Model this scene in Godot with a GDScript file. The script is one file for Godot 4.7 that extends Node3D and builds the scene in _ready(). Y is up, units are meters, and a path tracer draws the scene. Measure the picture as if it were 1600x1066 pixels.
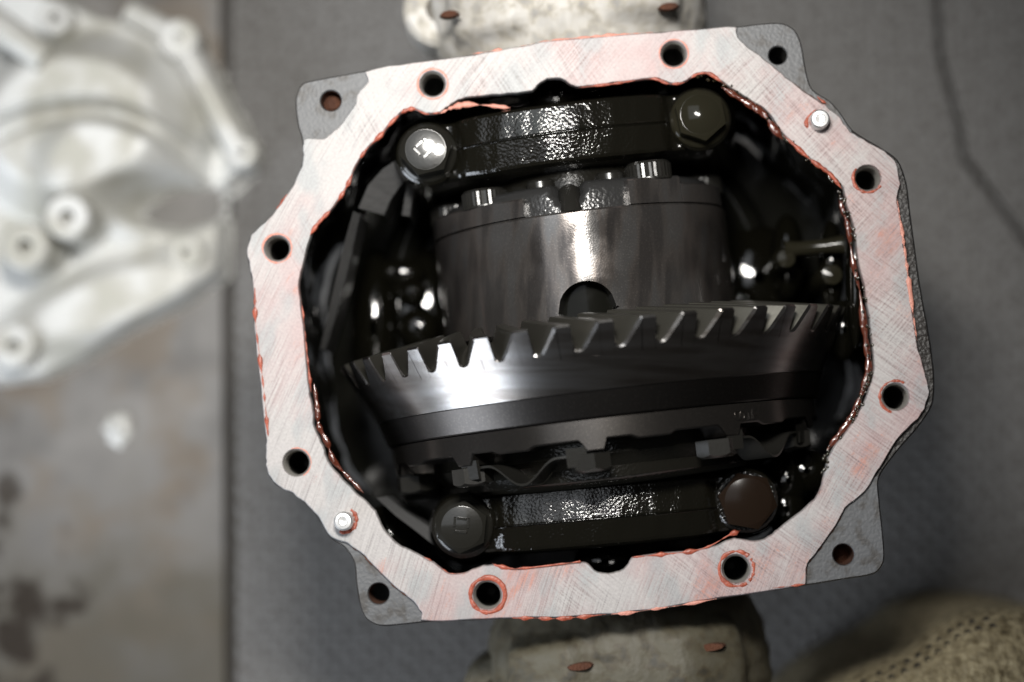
extends Node3D
# An opened differential housing lying face up on a workshop floor, seen from above.
# The flange face is the plane y = HF; +x is to the right, +z towards the lower edge of the picture.

const S := 0.00028          # metres per photograph pixel at the flange plane
const F := 3400.0           # focal length in those pixels
const D := 0.952            # lens height above the flange plane
const HF := 0.27            # height of the flange above the floor
const ALPHA := 0.115        # how far the housing is turned on the floor

var eye := Vector3(0, HF + D, 0)
var view := Basis()
var rng := RandomNumberGenerator.new()
var M := {}
var names := {}


# ---------------------------------------------------------------- helpers

class MB:
	var v := PackedVector3Array()
	var n := PackedVector3Array()
	var uv := PackedVector2Array()
	var uvx := Transform2D()
	var uvon := false

	func tri(a: Vector3, b: Vector3, c: Vector3, na: Vector3, nb: Vector3, nc: Vector3) -> void:
		var cr := (b - a).cross(c - a)
		if cr.length_squared() < 1e-22:
			return
		if cr.dot(na + nb + nc) > 0.0:
			v.append_array([a, c, b])
			n.append_array([na, nc, nb])
		else:
			v.append_array([a, b, c])
			n.append_array([na, nb, nc])

	func flat(a: Vector3, b: Vector3, c: Vector3, hint: Vector3) -> void:
		var nn := (b - a).cross(c - a).normalized()
		if nn.dot(hint) < 0.0:
			nn = -nn
		tri(a, b, c, nn, nn, nn)

	func quad(a: Vector3, b: Vector3, c: Vector3, d: Vector3, na: Vector3, nb: Vector3, nc: Vector3, nd: Vector3) -> void:
		tri(a, b, c, na, nb, nc)
		tri(a, c, d, na, nc, nd)

	func flat_quad(a: Vector3, b: Vector3, c: Vector3, d: Vector3, hint: Vector3) -> void:
		flat(a, b, c, hint)
		flat(a, c, d, hint)

	# rows of points, smooth in both directions; flip turns the surface over
	func sheet(rows: Array, closed_row := false, closed_col := false, flip := false) -> void:
		var nr := rows.size()
		var nc: int = rows[0].size()
		var nor := []
		for i in nr:
			var line := PackedVector3Array()
			for j in nc:
				var i0 := i - 1
				var i1 := i + 1
				var j0 := j - 1
				var j1 := j + 1
				if closed_col:
					i0 = (i0 + nr) % nr
					i1 = i1 % nr
				else:
					i0 = maxi(i0, 0)
					i1 = mini(i1, nr - 1)
				if closed_row:
					j0 = (j0 + nc) % nc
					j1 = j1 % nc
				else:
					j0 = maxi(j0, 0)
					j1 = mini(j1, nc - 1)
				var du: Vector3 = rows[i1][j] - rows[i0][j]
				var dv: Vector3 = rows[i][j1] - rows[i][j0]
				var nn := du.cross(dv)
				nn = nn.normalized() if nn.length_squared() > 1e-24 else Vector3.UP
				line.append(-nn if flip else nn)
			nor.append(line)
		for i in (nr if closed_col else nr - 1):
			var p := (i + 1) % nr
			for j in (nc if closed_row else nc - 1):
				var q := (j + 1) % nc
				quad(rows[i][j], rows[p][j], rows[p][q], rows[i][q], nor[i][j], nor[p][j], nor[p][q], nor[i][q])

	# profile of (radius, height) turned round the local y axis of fr; sharp where it bends more than crease
	func lathe(prof: Array, fr: Transform3D, steps := 32, a0 := 0.0, a1 := TAU, crease := 32.0) -> void:
		var k := prof.size()
		var sn := []
		for i in k - 1:
			var d: Vector2 = prof[i + 1] - prof[i]
			sn.append(Vector2(-d.y, d.x).normalized() if d.length() > 1e-9 else Vector2.RIGHT)
		var lim := cos(deg_to_rad(crease))
		for i in k - 1:
			var n0: Vector2 = sn[i]
			var n1: Vector2 = sn[i]
			if i > 0 and n0.dot(sn[i - 1]) > lim:
				n0 = (n0 + sn[i - 1]).normalized()
			if i < k - 2 and n1.dot(sn[i + 1]) > lim:
				n1 = (n1 + sn[i + 1]).normalized()
			for s in steps:
				var b0 := lerpf(a0, a1, float(s) / steps)
				var b1 := lerpf(a0, a1, float(s + 1) / steps)
				var d0 := Vector3(sin(b0), 0, cos(b0))
				var d1 := Vector3(sin(b1), 0, cos(b1))
				var p0: Vector2 = prof[i]
				var p1: Vector2 = prof[i + 1]
				var y := Vector3.UP
				quad(fr * (d0 * p0.x + y * p0.y), fr * (d0 * p1.x + y * p1.y), fr * (d1 * p1.x + y * p1.y), fr * (d1 * p0.x + y * p0.y),
					fr.basis * (d0 * n0.x + y * n0.y), fr.basis * (d0 * n1.x + y * n1.y), fr.basis * (d1 * n1.x + y * n1.y), fr.basis * (d1 * n0.x + y * n0.y))

	# a flat polygon (x, z) at height y
	func cap(poly: PackedVector2Array, y: float, up := Vector3.UP, scale := 0.001) -> void:
		var idx := Geometry2D.triangulate_polygon(poly)
		for i in range(0, idx.size(), 3):
			var a := poly[idx[i]] * scale
			var b := poly[idx[i + 1]] * scale
			var c := poly[idx[i + 2]] * scale
			tri(Vector3(a.x, y, a.y), Vector3(b.x, y, b.y), Vector3(c.x, y, c.y), up, up, up)

	# a round bar along a path, radius given per point, ends closed
	func tube(path: Array, radii: Array, sides := 10, squash := 1.0) -> void:
		var rows := []
		var k := path.size()
		for i in k:
			var t: Vector3 = (path[mini(i + 1, k - 1)] - path[maxi(i - 1, 0)]).normalized()
			var a := t.cross(Vector3.UP if absf(t.y) < 0.9 else Vector3.RIGHT).normalized()
			var b := a.cross(t)
			var row := PackedVector3Array()
			for s in sides:
				var w := TAU * s / sides
				row.append(path[i] + (a * cos(w) + b * sin(w) * squash) * radii[i])
			rows.append(row)
		sheet(rows, true, false, true)
		for e in [0, k - 1]:
			var t: Vector3 = (path[1] - path[0]) if e == 0 else (path[k - 2] - path[k - 1])
			for s in sides:
				flat(path[e], rows[e][s], rows[e][(s + 1) % sides], -t)

	func mesh(origin: Vector3) -> ArrayMesh:
		var w := PackedVector3Array()
		for p in v:
			w.append(p - origin)
		var arr := []
		arr.resize(Mesh.ARRAY_MAX)
		arr[Mesh.ARRAY_VERTEX] = w
		arr[Mesh.ARRAY_NORMAL] = n
		if uvon:
			var t := PackedVector2Array()
			for p in v:
				t.append(uvx * Vector2(p.x, p.z))
			arr[Mesh.ARRAY_TEX_UV] = t
		elif uv.size() == v.size():
			arr[Mesh.ARRAY_TEX_UV] = uv
		var m := ArrayMesh.new()
		m.add_surface_from_arrays(Mesh.PRIMITIVE_TRIANGLES, arr)
		return m


func P(px: float, py: float, h := 0.0) -> Vector3:      # where the line of sight through a point of the photograph meets height HF + h
	var d := view * Vector3(px - 800.0, 533.0 - py, -F)
	return eye + d * ((HF + h - eye.y) / d.y)


func P2(px: float, py: float, h := 0.0) -> Vector2:     # the same in millimetres, x and z
	var p := P(px, py, h)
	return Vector2(p.x, p.z) * 1000.0


func numbered(called: String) -> String:
	if not names.has(called):
		names[called] = 0
		return called
	names[called] += 1
	return "%s_%03d" % [called, names[called]]


func thing(called: String, label: String, category: String, at: Vector3, group := "") -> Node3D:
	var o := Node3D.new()
	o.name = numbered(called)
	add_child(o)
	o.position = at
	tag(o, label, category, group)
	return o


func tag(o: Node, label: String, category := "", group := "") -> void:
	if label:
		o.set_meta("label", label)
	if category:
		o.set_meta("category", category)
	if group:
		o.set_meta("group", group)


func part(called: String, mb: MB, mat: Material, parent: Node3D, local := false) -> MeshInstance3D:   # mesh points are in world places unless local
	var o := MeshInstance3D.new()
	o.name = called
	var org := Vector3.ZERO
	if not local:
		var p: Node = parent
		while p is Node3D and p != self:
			org += p.position
			p = p.get_parent()
	o.mesh = mb.mesh(org)
	o.material_override = mat
	parent.add_child(o, true)
	return o


func structure(called: String, mb: MB, mat: Material) -> void:
	var o := part(called, mb, mat, self)
	o.set_meta("kind", "structure")


func smooth_loop(nums: Array, h := 0.0, steps := 4, closed := true) -> PackedVector2Array:   # a rounded line through photograph points, in millimetres on the flange plane
	var c := PackedVector2Array()
	for i in range(0, nums.size(), 2):
		c.append(P2(nums[i], nums[i + 1], h))
	var out := PackedVector2Array()
	var k := c.size()
	for i in (k if closed else k - 1):
		var p0 := c[(i - 1 + k) % k] if closed else c[maxi(i - 1, 0)]
		var p1 := c[i]
		var p2 := c[(i + 1) % k] if closed else c[i + 1]
		var p3 := c[(i + 2) % k] if closed else c[mini(i + 2, k - 1)]
		var len := p1.distance_to(p2)
		var m1 := (p2 - p0).normalized() * len * 0.85
		var m2 := (p3 - p1).normalized() * len * 0.85
		for s in steps:
			var t := float(s) / steps
			var t2 := t * t
			var t3 := t2 * t
			out.append(p1 * (2 * t3 - 3 * t2 + 1) + m1 * (t3 - 2 * t2 + t) + p2 * (3 * t2 - 2 * t3) + m2 * (t3 - t2))
	if not closed:
		out.append(c[k - 1])
	return out


func grow(poly: PackedVector2Array, by: float) -> PackedVector2Array:     # each point moved outwards; same number of points
	var k := poly.size()
	var area := 0.0
	for i in k:
		area += poly[i].cross(poly[(i + 1) % k])
	var sgn := 1.0 if area > 0 else -1.0
	var out := PackedVector2Array()
	for i in k:
		var t := (poly[(i + 1) % k] - poly[(i - 1 + k) % k]).normalized()
		out.append(poly[i] + Vector2(t.y, -t.x) * sgn * by)
	return out


func row3(poly: PackedVector2Array, h: float) -> PackedVector3Array:
	var out := PackedVector3Array()
	for p in poly:
		out.append(Vector3(p.x * 0.001, HF + h, p.y * 0.001))
	return out


func disc(c: Vector2, r: float, n := 28) -> PackedVector2Array:
	var out := PackedVector2Array()
	for i in n:
		out.append(c + Vector2.from_angle(TAU * (i + 0.37) / n) * r)
	return out


# flat plate between an outer line and an inner one, with round holes: cut by rays through the holes into pieces without holes
func plate(mb: MB, outer: PackedVector2Array, inner: PackedVector2Array, holes: Array, h: float) -> void:
	var mid := P2(915, 510)
	var rays := []
	for q in holes:
		rays.append((q[0] - mid).angle())
	rays.sort()
	for i in rays.size():
		var a: float = rays[i]
		var b: float = rays[(i + 1) % rays.size()]
		if b <= a:
			b += TAU
		var wedge := PackedVector2Array([mid])
		for s in 5:
			wedge.append(mid + Vector2.from_angle(lerpf(a, b, s / 4.0)) * 600.0)
		for piece in Geometry2D.intersect_polygons(outer, wedge):
			var left: Array = Geometry2D.clip_polygons(piece, inner)
			for q in holes:
				var next: Array = []
				for l in left:
					next.append_array(Geometry2D.clip_polygons(l, disc(q[0], q[1])))
				left = next
			for l in left:
				if not Geometry2D.is_polygon_clockwise(l) or true:
					mb.cap(l, HF + h)


func noise(freq: float, seed := 1, octaves := 3, kind := FastNoiseLite.TYPE_SIMPLEX_SMOOTH) -> FastNoiseLite:
	var f := FastNoiseLite.new()
	f.noise_type = kind
	f.seed = seed
	f.frequency = freq
	f.fractal_octaves = octaves
	return f


func tex(freq: float, seed: int, colors: Array, offsets: Array, octaves := 4, size := 512, kind := FastNoiseLite.TYPE_SIMPLEX_SMOOTH) -> NoiseTexture2D:
	var g := Gradient.new()
	g.offsets = PackedFloat32Array(offsets)
	var cs := PackedColorArray()
	for c in colors:
		cs.append(c)
	g.colors = cs
	var t := NoiseTexture2D.new()
	t.width = size
	t.height = size
	t.seamless = true
	t.noise = noise(freq, seed, octaves, kind)
	t.color_ramp = g
	return t


func lin(r: float, g: float, b: float) -> Color:
	return Color(r, g, b).linear_to_srgb()


func mat(called: String, color: Color, rough: float, metal := 0.0) -> StandardMaterial3D:
	var m := StandardMaterial3D.new()
	m.resource_name = called
	m.albedo_color = color
	m.roughness = rough
	m.metallic = metal
	m.cull_mode = BaseMaterial3D.CULL_DISABLED
	M[called] = m
	return m


func planar(m: StandardMaterial3D, per_metre: float) -> StandardMaterial3D:
	m.uv1_triplanar = true
	m.uv1_world_triplanar = true
	m.uv1_scale = Vector3.ONE * per_metre
	return m


func relief(m: StandardMaterial3D, t: Texture2D, cm: float) -> void:
	m.heightmap_enabled = true
	m.heightmap_texture = t
	m.heightmap_scale = cm


func oil_film(m: StandardMaterial3D, amount := 0.6, rough := 0.08) -> void:
	m.clearcoat_enabled = true
	m.clearcoat = amount
	m.clearcoat_roughness = rough


# ---------------------------------------------------------------- materials

func materials() -> void:
	var grain := tex(0.10, 3, [Color.BLACK, Color.WHITE], [0.2, 0.8], 3)            # cast iron
	var cast := tex(0.055, 4, [Color.BLACK, Color.WHITE], [0.2, 0.8], 5)
	var coarse := tex(0.02, 5, [Color.BLACK, Color.WHITE], [0.25, 0.75], 4)
	var dust := tex(0.22, 9, [Color(0.74, 0.74, 0.74), Color(0.78, 0.77, 0.76), Color(1, 0.99, 0.97)], [0.0, 0.72, 0.80], 2)
	var blot := tex(0.008, 12, [lin(0.5, 0.45, 0.4), lin(0.8, 0.75, 0.7), lin(1, 1, 1)], [0.25, 0.5, 0.75], 5)
	var rough_map := tex(0.012, 21, [Color(0.55, 0.55, 0.55), Color(1, 1, 1)], [0.3, 0.7], 4)

	var m := mat("oily_iron", lin(0.008, 0.0075, 0.006), 0.16)
	m.metallic_specular = 0.38
	relief(planar(m, 10.0), grain, 0.006)

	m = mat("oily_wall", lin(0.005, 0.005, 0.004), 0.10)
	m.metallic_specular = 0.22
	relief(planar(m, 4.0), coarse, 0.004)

	m = mat("oily_glint_swelling", lin(0.003, 0.0028, 0.0018), 0.06)
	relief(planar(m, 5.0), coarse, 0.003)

	m = mat("cap_iron", lin(0.005, 0.0046, 0.0032), 0.12)
	m.metallic_specular = 0.52
	relief(planar(m, 21.0), cast, 0.0095)

	m = mat("rough_wet_iron", lin(0.03, 0.03, 0.03), 0.24, 0.25)
	relief(planar(m, 9.0), grain, 0.016)

	m = mat("web_iron", lin(0.14, 0.14, 0.14), 0.32, 0.4)
	relief(planar(m, 14.0), cast, 0.02)

	m = mat("case_steel", lin(0.225, 0.223, 0.224), 0.23, 0.75)
	m.albedo_texture = dust
	m.roughness_texture = rough_map
	planar(m, 9.0)
	m.detail_enabled = true
	m.detail_blend_mode = BaseMaterial3D.BLEND_MODE_MUL
	m.detail_albedo = tex(0.02, 33, [lin(0.42, 0.39, 0.38), lin(0.95, 0.86, 0.80), lin(1, 1, 1)], [0.3, 0.5, 0.7], 3)  # brown streaks painted in for reflections of the surroundings
	m.detail_uv_layer = BaseMaterial3D.DETAIL_UV_2
	m.uv2_triplanar = true
	m.uv2_world_triplanar = true
	m.uv2_scale = Vector3(9.0, 2.0, 1.5)
	relief(m, tex(0.2, 31, [Color.BLACK, Color.WHITE], [0.3, 0.7], 2), 0.0008)

	m = mat("gear_steel", lin(0.33, 0.325, 0.325), 0.27, 1.0)
	m.albedo_texture = tex(0.01, 44, [lin(0.5, 0.46, 0.42), lin(0.85, 0.83, 0.8), lin(1, 1, 1)], [0.25, 0.5, 0.8], 5)
	planar(m, 8.0)
	m.uv1_scale = Vector3(2.5, 9.0, 30.0)
	relief(m, grain, 0.0006)

	m = mat("tooth_steel", lin(0.085, 0.082, 0.07), 0.30, 0.7)
	planar(m, 8.0)
	relief(m, grain, 0.0012)

	m = mat("flange_steel", lin(0.13, 0.122, 0.116), 0.24, 0.9)
	m.albedo_texture = dust
	planar(m, 8.0)

	m = mat("band_steel", lin(0.10, 0.095, 0.092), 0.34, 1.0)
	m.albedo_texture = dust
	planar(m, 7.0)

	m = mat("bolt_steel", lin(0.013, 0.0125, 0.011), 0.24)
	relief(planar(m, 9.0), grain, 0.0012)

	m = mat("head_steel", lin(0.012, 0.0115, 0.0095), 0.25)
	m.metallic_specular = 0.28
	relief(planar(m, 9.0), grain, 0.0012)
	oil_film(m, 0.45, 0.05)

	m = mat("bolt_oily", lin(0.014, 0.0128, 0.008), 0.9)
	m.metallic_specular = 0.1
	relief(planar(m, 7.0), coarse, 0.01)
	oil_film(m, 0.4, 0.10)

	m = mat("bolt_brown", lin(0.010, 0.0055, 0.003), 0.8)
	m.metallic_specular = 0.15
	relief(planar(m, 7.0), coarse, 0.008)
	oil_film(m, 0.2, 0.16)

	m = mat("grey_paint", lin(0.10, 0.103, 0.108), 0.5)
	m.albedo_texture = tex(0.02, 51, [lin(0.6, 0.55, 0.5), lin(0.95, 0.95, 0.95), lin(1, 1, 1)], [0.2, 0.45, 0.8], 5)
	relief(planar(m, 9.0), grain, 0.008)

	m = mat("cast_side", lin(0.035, 0.033, 0.032), 0.5)
	m.albedo_texture = blot
	relief(planar(m, 9.0), grain, 0.03)

	m = mat("thread_steel", lin(0.34, 0.325, 0.30), 0.4, 0.5)
	m = mat("hole_dark", lin(0.015, 0.014, 0.012), 0.6)
	m = mat("rust", lin(0.10, 0.036, 0.016), 0.85)
	m.albedo_texture = blot
	relief(planar(m, 14.0), grain, 0.03)

	m = mat("sealant", lin(0.38, 0.09, 0.05), 0.42)
	m.albedo_texture = tex(0.03, 61, [lin(0.6, 0.5, 0.45), lin(1, 1, 1)], [0.3, 0.6], 4)
	relief(planar(m, 12.0), grain, 0.015)
	m.subsurf_scatter_enabled = false
	m = mat("sealant_pale", lin(0.58, 0.25, 0.19), 0.5)
	relief(planar(m, 12.0), grain, 0.02)
	m = mat("sealant_oily", lin(0.09, 0.022, 0.012), 0.15)
	relief(planar(m, 16.0), coarse, 0.06)
	oil_film(m, 0.8, 0.05)
	m = mat("oil_drop", lin(0.02, 0.014, 0.006), 0.04)

	m = mat("zinc", lin(0.72, 0.72, 0.72), 0.35, 0.7)

	m = mat("aluminium", lin(0.66, 0.665, 0.65), 0.5, 0.15)
	m.albedo_texture = tex(0.006, 71, [lin(0.7, 0.68, 0.62), lin(1, 1, 1)], [0.3, 0.65], 4)
	relief(planar(m, 6.0), grain, 0.02)

	m = mat("weathered_hub", lin(0.56, 0.55, 0.53), 0.6)
	m.albedo_texture = tex(0.03, 81, [lin(0.45, 0.45, 0.45), lin(0.7, 0.66, 0.58), lin(0.92, 0.9, 0.86), lin(1, 1, 1)], [0.15, 0.38, 0.5, 0.8], 5)
	relief(planar(m, 6.0), coarse, 0.05)

	m = mat("muddy_hub", lin(0.10, 0.092, 0.068), 0.6)
	m.albedo_texture = tex(0.025, 83, [lin(0.35, 0.35, 0.35), lin(0.68, 0.6, 0.48), lin(0.9, 0.88, 0.8), lin(1, 1, 1)], [0.15, 0.38, 0.5, 0.8], 5)
	relief(planar(m, 6.0), coarse, 0.05)

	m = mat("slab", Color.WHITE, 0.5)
	m.albedo_texture = slab_stains_and_tone()
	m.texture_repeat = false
	m.metallic_specular = 0.35
	m = mat("mat_floor", lin(0.172, 0.168, 0.163), 0.6)
	m.albedo_texture = tex(0.03, 93, [lin(0.5, 0.47, 0.44), lin(0.9, 0.9, 0.9), lin(1, 1, 1)], [0.2, 0.5, 0.8], 5)
	relief(planar(m, 11.0), knurl(), 0.10)
	m = mat("gap_dirt", lin(0.075, 0.07, 0.065), 0.8)

	m = mat("shoe_cloth", lin(0.30, 0.255, 0.16), 0.95)
	m.albedo_texture = tex(0.06, 95, [lin(0.3, 0.27, 0.22), lin(0.8, 0.78, 0.72), lin(1, 1, 1)], [0.3, 0.5, 0.7], 5)
	relief(planar(m, 5.0), grain, 0.15)
	m = mat("shoe_hole", lin(0.035, 0.03, 0.025), 0.9)
	face_material()


# milled light alloy with the pink film that the old gasket paste left
func face_material() -> void:
	var n := 1024
	var size := 0.32
	var big := noise(0.012, 101, 4)
	var mid := noise(0.05, 103, 4)
	var fine := noise(0.35, 105, 2)
	var scrape := noise(0.02, 107, 3)
	var stroke := noise(0.5, 113, 2)
	var smear := noise(0.25, 109, 3)
	var col := Image.create(n, n, false, Image.FORMAT_RGB8)
	var hei := Image.create(n, n, false, Image.FORMAT_RGB8)
	var metal := Color(0.655, 0.64, 0.635)
	var pink := Color(0.65, 0.555, 0.55)
	var red := Color(0.68, 0.435, 0.37)
	var grey := Color(0.57, 0.585, 0.59)
	var a := Vector2(476, 207)
	var b := Vector2(420, -460)
	for j in n:
		for i in n:
			var x := -160.0 + 320.0 * i / n
			var z := -220.0 + 320.0 * j / n
			var p := Vector2(x, z)
			var g := big.get_noise_2d(x, z)
			var f := fine.get_noise_2d(x * 2.0, z * 2.0)
			# cutter marks: grain drawn out along two families of arcs
			var va := p - a
			var vb := p - b
			var da := va.length() + g * 0.8
			var db := vb.length() - g * 0.8
			var la := va.angle() * 470.0
			var lb := vb.angle() * 600.0
			var sa := stroke.get_noise_2d(da * 2.6, la * 0.05) + 0.6 * stroke.get_noise_2d(da * 6.5 + 80.0, la * 0.09)
			var sb := stroke.get_noise_2d(db * 2.2 + 50.0, lb * 0.05) + 0.5 * stroke.get_noise_2d(db * 6.0, lb * 0.09 + 30.0)
			var wa := clampf(0.75 + 1.2 * mid.get_noise_2d(x * 0.4 + 300.0, z * 0.4), 0.2, 1.0)
			var wb := clampf(0.4 + 0.004 * x + 1.4 * mid.get_noise_2d(x * 0.4, z * 0.4 + 300.0), 0.0, 1.0)
			var ridge := sa * wa + sb * wb
			# paste smeared along the strokes of the scraper
			var m := mid.get_noise_2d(x * 0.7 + z * 0.5, z * 0.45 - x * 0.3)
			var film := clampf(0.38 + g * 0.9 + m * 0.5 - ridge * 0.35 + x * 0.0016 + z * 0.0010, 0.0, 1.0)
			var c := metal.lerp(pink, film)
			c = c.lerp(red, clampf((m + g * 0.6 + 0.7 * ridge + 0.5 * smear.get_noise_2d(x * 0.9 + z * 0.6, (z - x * 0.6) * 0.3) + 0.0012 * x + 0.0016 * z - 0.58) * 2.0, 0.0, 0.62))
			c = c.lerp(grey, clampf((scrape.get_noise_2d(x * 2.2, z * 1.2) + ridge * 0.3 - 0.05) * 1.6, 0.0, 0.6))
			c = c * (1.0 - 0.20 * maxf(-ridge - 0.12, 0.0) + 0.06 * ridge + 0.06 * f)
			col.set_pixel(i, j, c)
			var hh := clampf(0.5 + 0.35 * ridge + 0.10 * f, 0.0, 1.0)
			hei.set_pixel(i, j, Color(hh, hh, hh))
	var m := mat("milled_face", Color.WHITE, 0.55, 0.12)
	m.albedo_texture = ImageTexture.create_from_image(col)
	relief(m, ImageTexture.create_from_image(hei), 0.008)
	m.texture_repeat = false


# old oil and rust stains of the left slab, browner and darker towards its lower end, x -420..-180 and z -320..200 mm
func slab_stains_and_tone() -> ImageTexture:
	var im := Image.create(240, 520, false, Image.FORMAT_RGB8)
	var a := noise(0.012, 201, 5)
	var b := noise(0.03, 203, 4)
	for j in 520:
		for i in 240:
			var x := -420.0 + i
			var z := -320.0 + j
			var na := a.get_noise_2d(x, z)
			var nb := b.get_noise_2d(x, z)
			var c := Color(0.195, 0.187, 0.178) * (1.0 + 0.35 * na + 0.25 * nb)
			c = c.lerp(Color(0.17, 0.128, 0.085), clampf(a.get_noise_2d(x + 700.0, z) * 1.6 + 0.1, 0.0, 0.5))
			c = c.lerp(Color(0.085, 0.076, 0.058), smoothstep(-10.0, 90.0, z + na * 70.0 + nb * 30.0) * 0.85)  # darker brown towards larger z
			var spot := Vector2((x + 318.0) / 30.0, (z - 90.0) / 58.0).length()
			c = c.lerp(Color(0.022, 0.015, 0.010), clampf((0.9 - spot + nb * 1.5 + na * 0.8) * 1.6, 0.0, 0.93))
			var spot2 := Vector2((x + 326.0) / 7.0, (z - 2.0) / 11.0).length()
			c = c.lerp(Color(0.03, 0.022, 0.015), clampf((1.1 - spot2 + nb) * 1.6, 0.0, 0.8))
			im.set_pixel(i, j, c.clamp().linear_to_srgb())
	return ImageTexture.create_from_image(im)


# raised diamonds of the rubber mat
func knurl() -> ImageTexture:
	var im := Image.create(128, 128, false, Image.FORMAT_RGB8)
	for j in 128:
		for i in 128:
			var a := absf(fposmod((i + j) / 16.0, 1.0) - 0.5)
			var b := absf(fposmod((i - j) / 16.0, 1.0) - 0.5)
			var h := smoothstep(0.05, 0.25, a) * smoothstep(0.05, 0.25, b)
			im.set_pixel(i, j, Color(h, h, h))
	return ImageTexture.create_from_image(im)


func face_uv(mb: MB) -> MB:
	mb.uvon = true
	mb.uvx = Transform2D(Vector2(1.0 / 0.32, 0), Vector2(0, 1.0 / 0.32), Vector2(0.5, 0.22 / 0.32))
	return mb


# ---------------------------------------------------------------- camera, light, air

func stage() -> void:
	var yc := Vector3(-115, 227, F).normalized()
	var xc := (Vector3.RIGHT - yc * yc.x).normalized()
	view = Basis(xc, yc, xc.cross(yc)).transposed()
	var cam := Camera3D.new()
	cam.name = "camera"
	add_child(cam)
	cam.transform = Transform3D(view, eye)
	var lens := CameraAttributesPhysical.new()
	lens.frustum_focal_length = 76.52
	lens.frustum_near = 0.05
	lens.frustum_far = 60.0
	lens.frustum_focus_distance = D - 0.018
	lens.exposure_aperture = 2.6
	cam.attributes = lens
	cam.near = 0.05
	cam.far = 60.0
	cam.fov = rad_to_deg(2.0 * atan(533.0 / F))
	cam.current = true

	var env := Environment.new()
	env.background_mode = Environment.BG_COLOR
	env.background_color = lin(0.034, 0.032, 0.030)
	env.tonemap_mode = Environment.TONE_MAPPER_LINEAR
	env.tonemap_exposure = 0.84
	env.sdfgi_enabled = true
	env.ssao_enabled = true
	env.ssil_enabled = true
	var we := WorldEnvironment.new()
	we.name = "environment"
	we.environment = env
	add_child(we)

	# two work lamps above the upper edge, aimed at the upper left
	for k in 2:
		var s := SpotLight3D.new()
		s.name = "work_lamp_light" if k == 0 else "work_lamp_light_001"
		add_child(s)
		s.position = P(885 - 290 * k, -110 - 120 * k, 0.0) + Vector3(0, 0.66, 0)
		s.look_at_from_position(s.position, P(600, 280, 0.0), Vector3.FORWARD)
		s.light_color = Color(1.0, 0.985, 0.96)
		s.light_energy = 0.47
		s.light_size = 0.042
		s.spot_angle = 31.0
		s.spot_angle_attenuation = 1.0
		s.spot_range = 6.0
		s.spot_attenuation = 2.0
		s.shadow_enabled = true
	# daylight through the open door, low on the left
	var w := AreaLight3D.new()
	w.name = "doorway_light"
	add_child(w)
	var to := P(800, 560, 0.0)
	w.look_at_from_position(to + Vector3(-1.14, 0.36, 0.94), to, Vector3.UP)
	w.area_size = Vector2(1.0, 0.7)
	w.light_color = Color(0.93, 0.96, 1.0)
	w.light_energy = 2.6
	w.area_range = 8.0
	w.shadow_enabled = true
	# added soft fill light over the upper left, no known source there
	var k2 := AreaLight3D.new()
	k2.name = "added_fill_light"
	add_child(k2)
	var from := P(250, -150, 0.0) + Vector3(-0.35, 1.7, -0.35)
	k2.look_at_from_position(from, P(500, 300, 0.0), Vector3.RIGHT)
	k2.area_size = Vector2(1.3, 1.0)
	k2.light_color = Color(0.96, 0.98, 1.0)
	k2.light_energy = 0.95
	k2.area_range = 8.0
	k2.shadow_enabled = true


# ---------------------------------------------------------------- outlines (photograph points on the flange plane)

var BODY := [460,156, 465,137, 473,128, 486,124, 568,109, 643,96, 740,83, 815,70, 860,62, 1015,49, 1090,44, 1147,40, 1189,35, 1222,34, 1242,44, 1253,66, 1260,105, 1270,137, 1298,156, 1314,174, 1334,202, 1376,228, 1404,248, 1418,283, 1424,329, 1432,388, 1440,446, 1455,530, 1462,590, 1459,632, 1437,667, 1405,704, 1381,736, 1374,752, 1376,783, 1383,853, 1382,880, 1368,897, 1320,906, 1259,916, 1124,937, 1058,949, 961,962, 860,968, 798,968, 720,971, 667,973, 630,977, 592,979, 572,969, 562,950, 555,910, 552,880, 537,856, 515,842, 497,812, 480,792, 456,772, 429,758, 416,738, 413,715, 414,690, 405,600, 395,509, 394,451, 387,414, 384,391, 391,366, 413,346, 431,325, 457,287, 471,251, 470,215, 464,195]
var FACE := [571,111, 643,98, 740,85, 815,72, 860,64, 1015,51, 1090,46, 1150,42, 1153,58, 1170,74, 1201,97, 1228,120, 1263,147, 1290,164, 1312,182, 1325,201, 1348,217, 1383,236, 1401,256, 1407,287, 1402,310, 1406,337, 1413,384, 1420,438, 1433,535, 1446,582, 1452,612, 1441,647, 1410,678, 1376,729, 1352,768, 1321,795, 1306,822, 1279,861, 1263,880, 1259,896, 1258,913, 1124,934, 1058,946, 961,959, 860,965, 798,966, 720,969, 660,970, 658,957, 643,937, 620,920, 596,896, 569,869, 542,849, 517,839, 499,811, 482,791, 458,771, 431,757, 418,737, 415,715, 416,690, 407,600, 397,509, 396,451, 389,414, 386,391, 393,367, 414,347, 433,326, 459,288, 473,251, 473,232, 476,217, 503,216, 516,209, 529,199, 539,186, 554,164, 559,145, 575,127]
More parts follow.
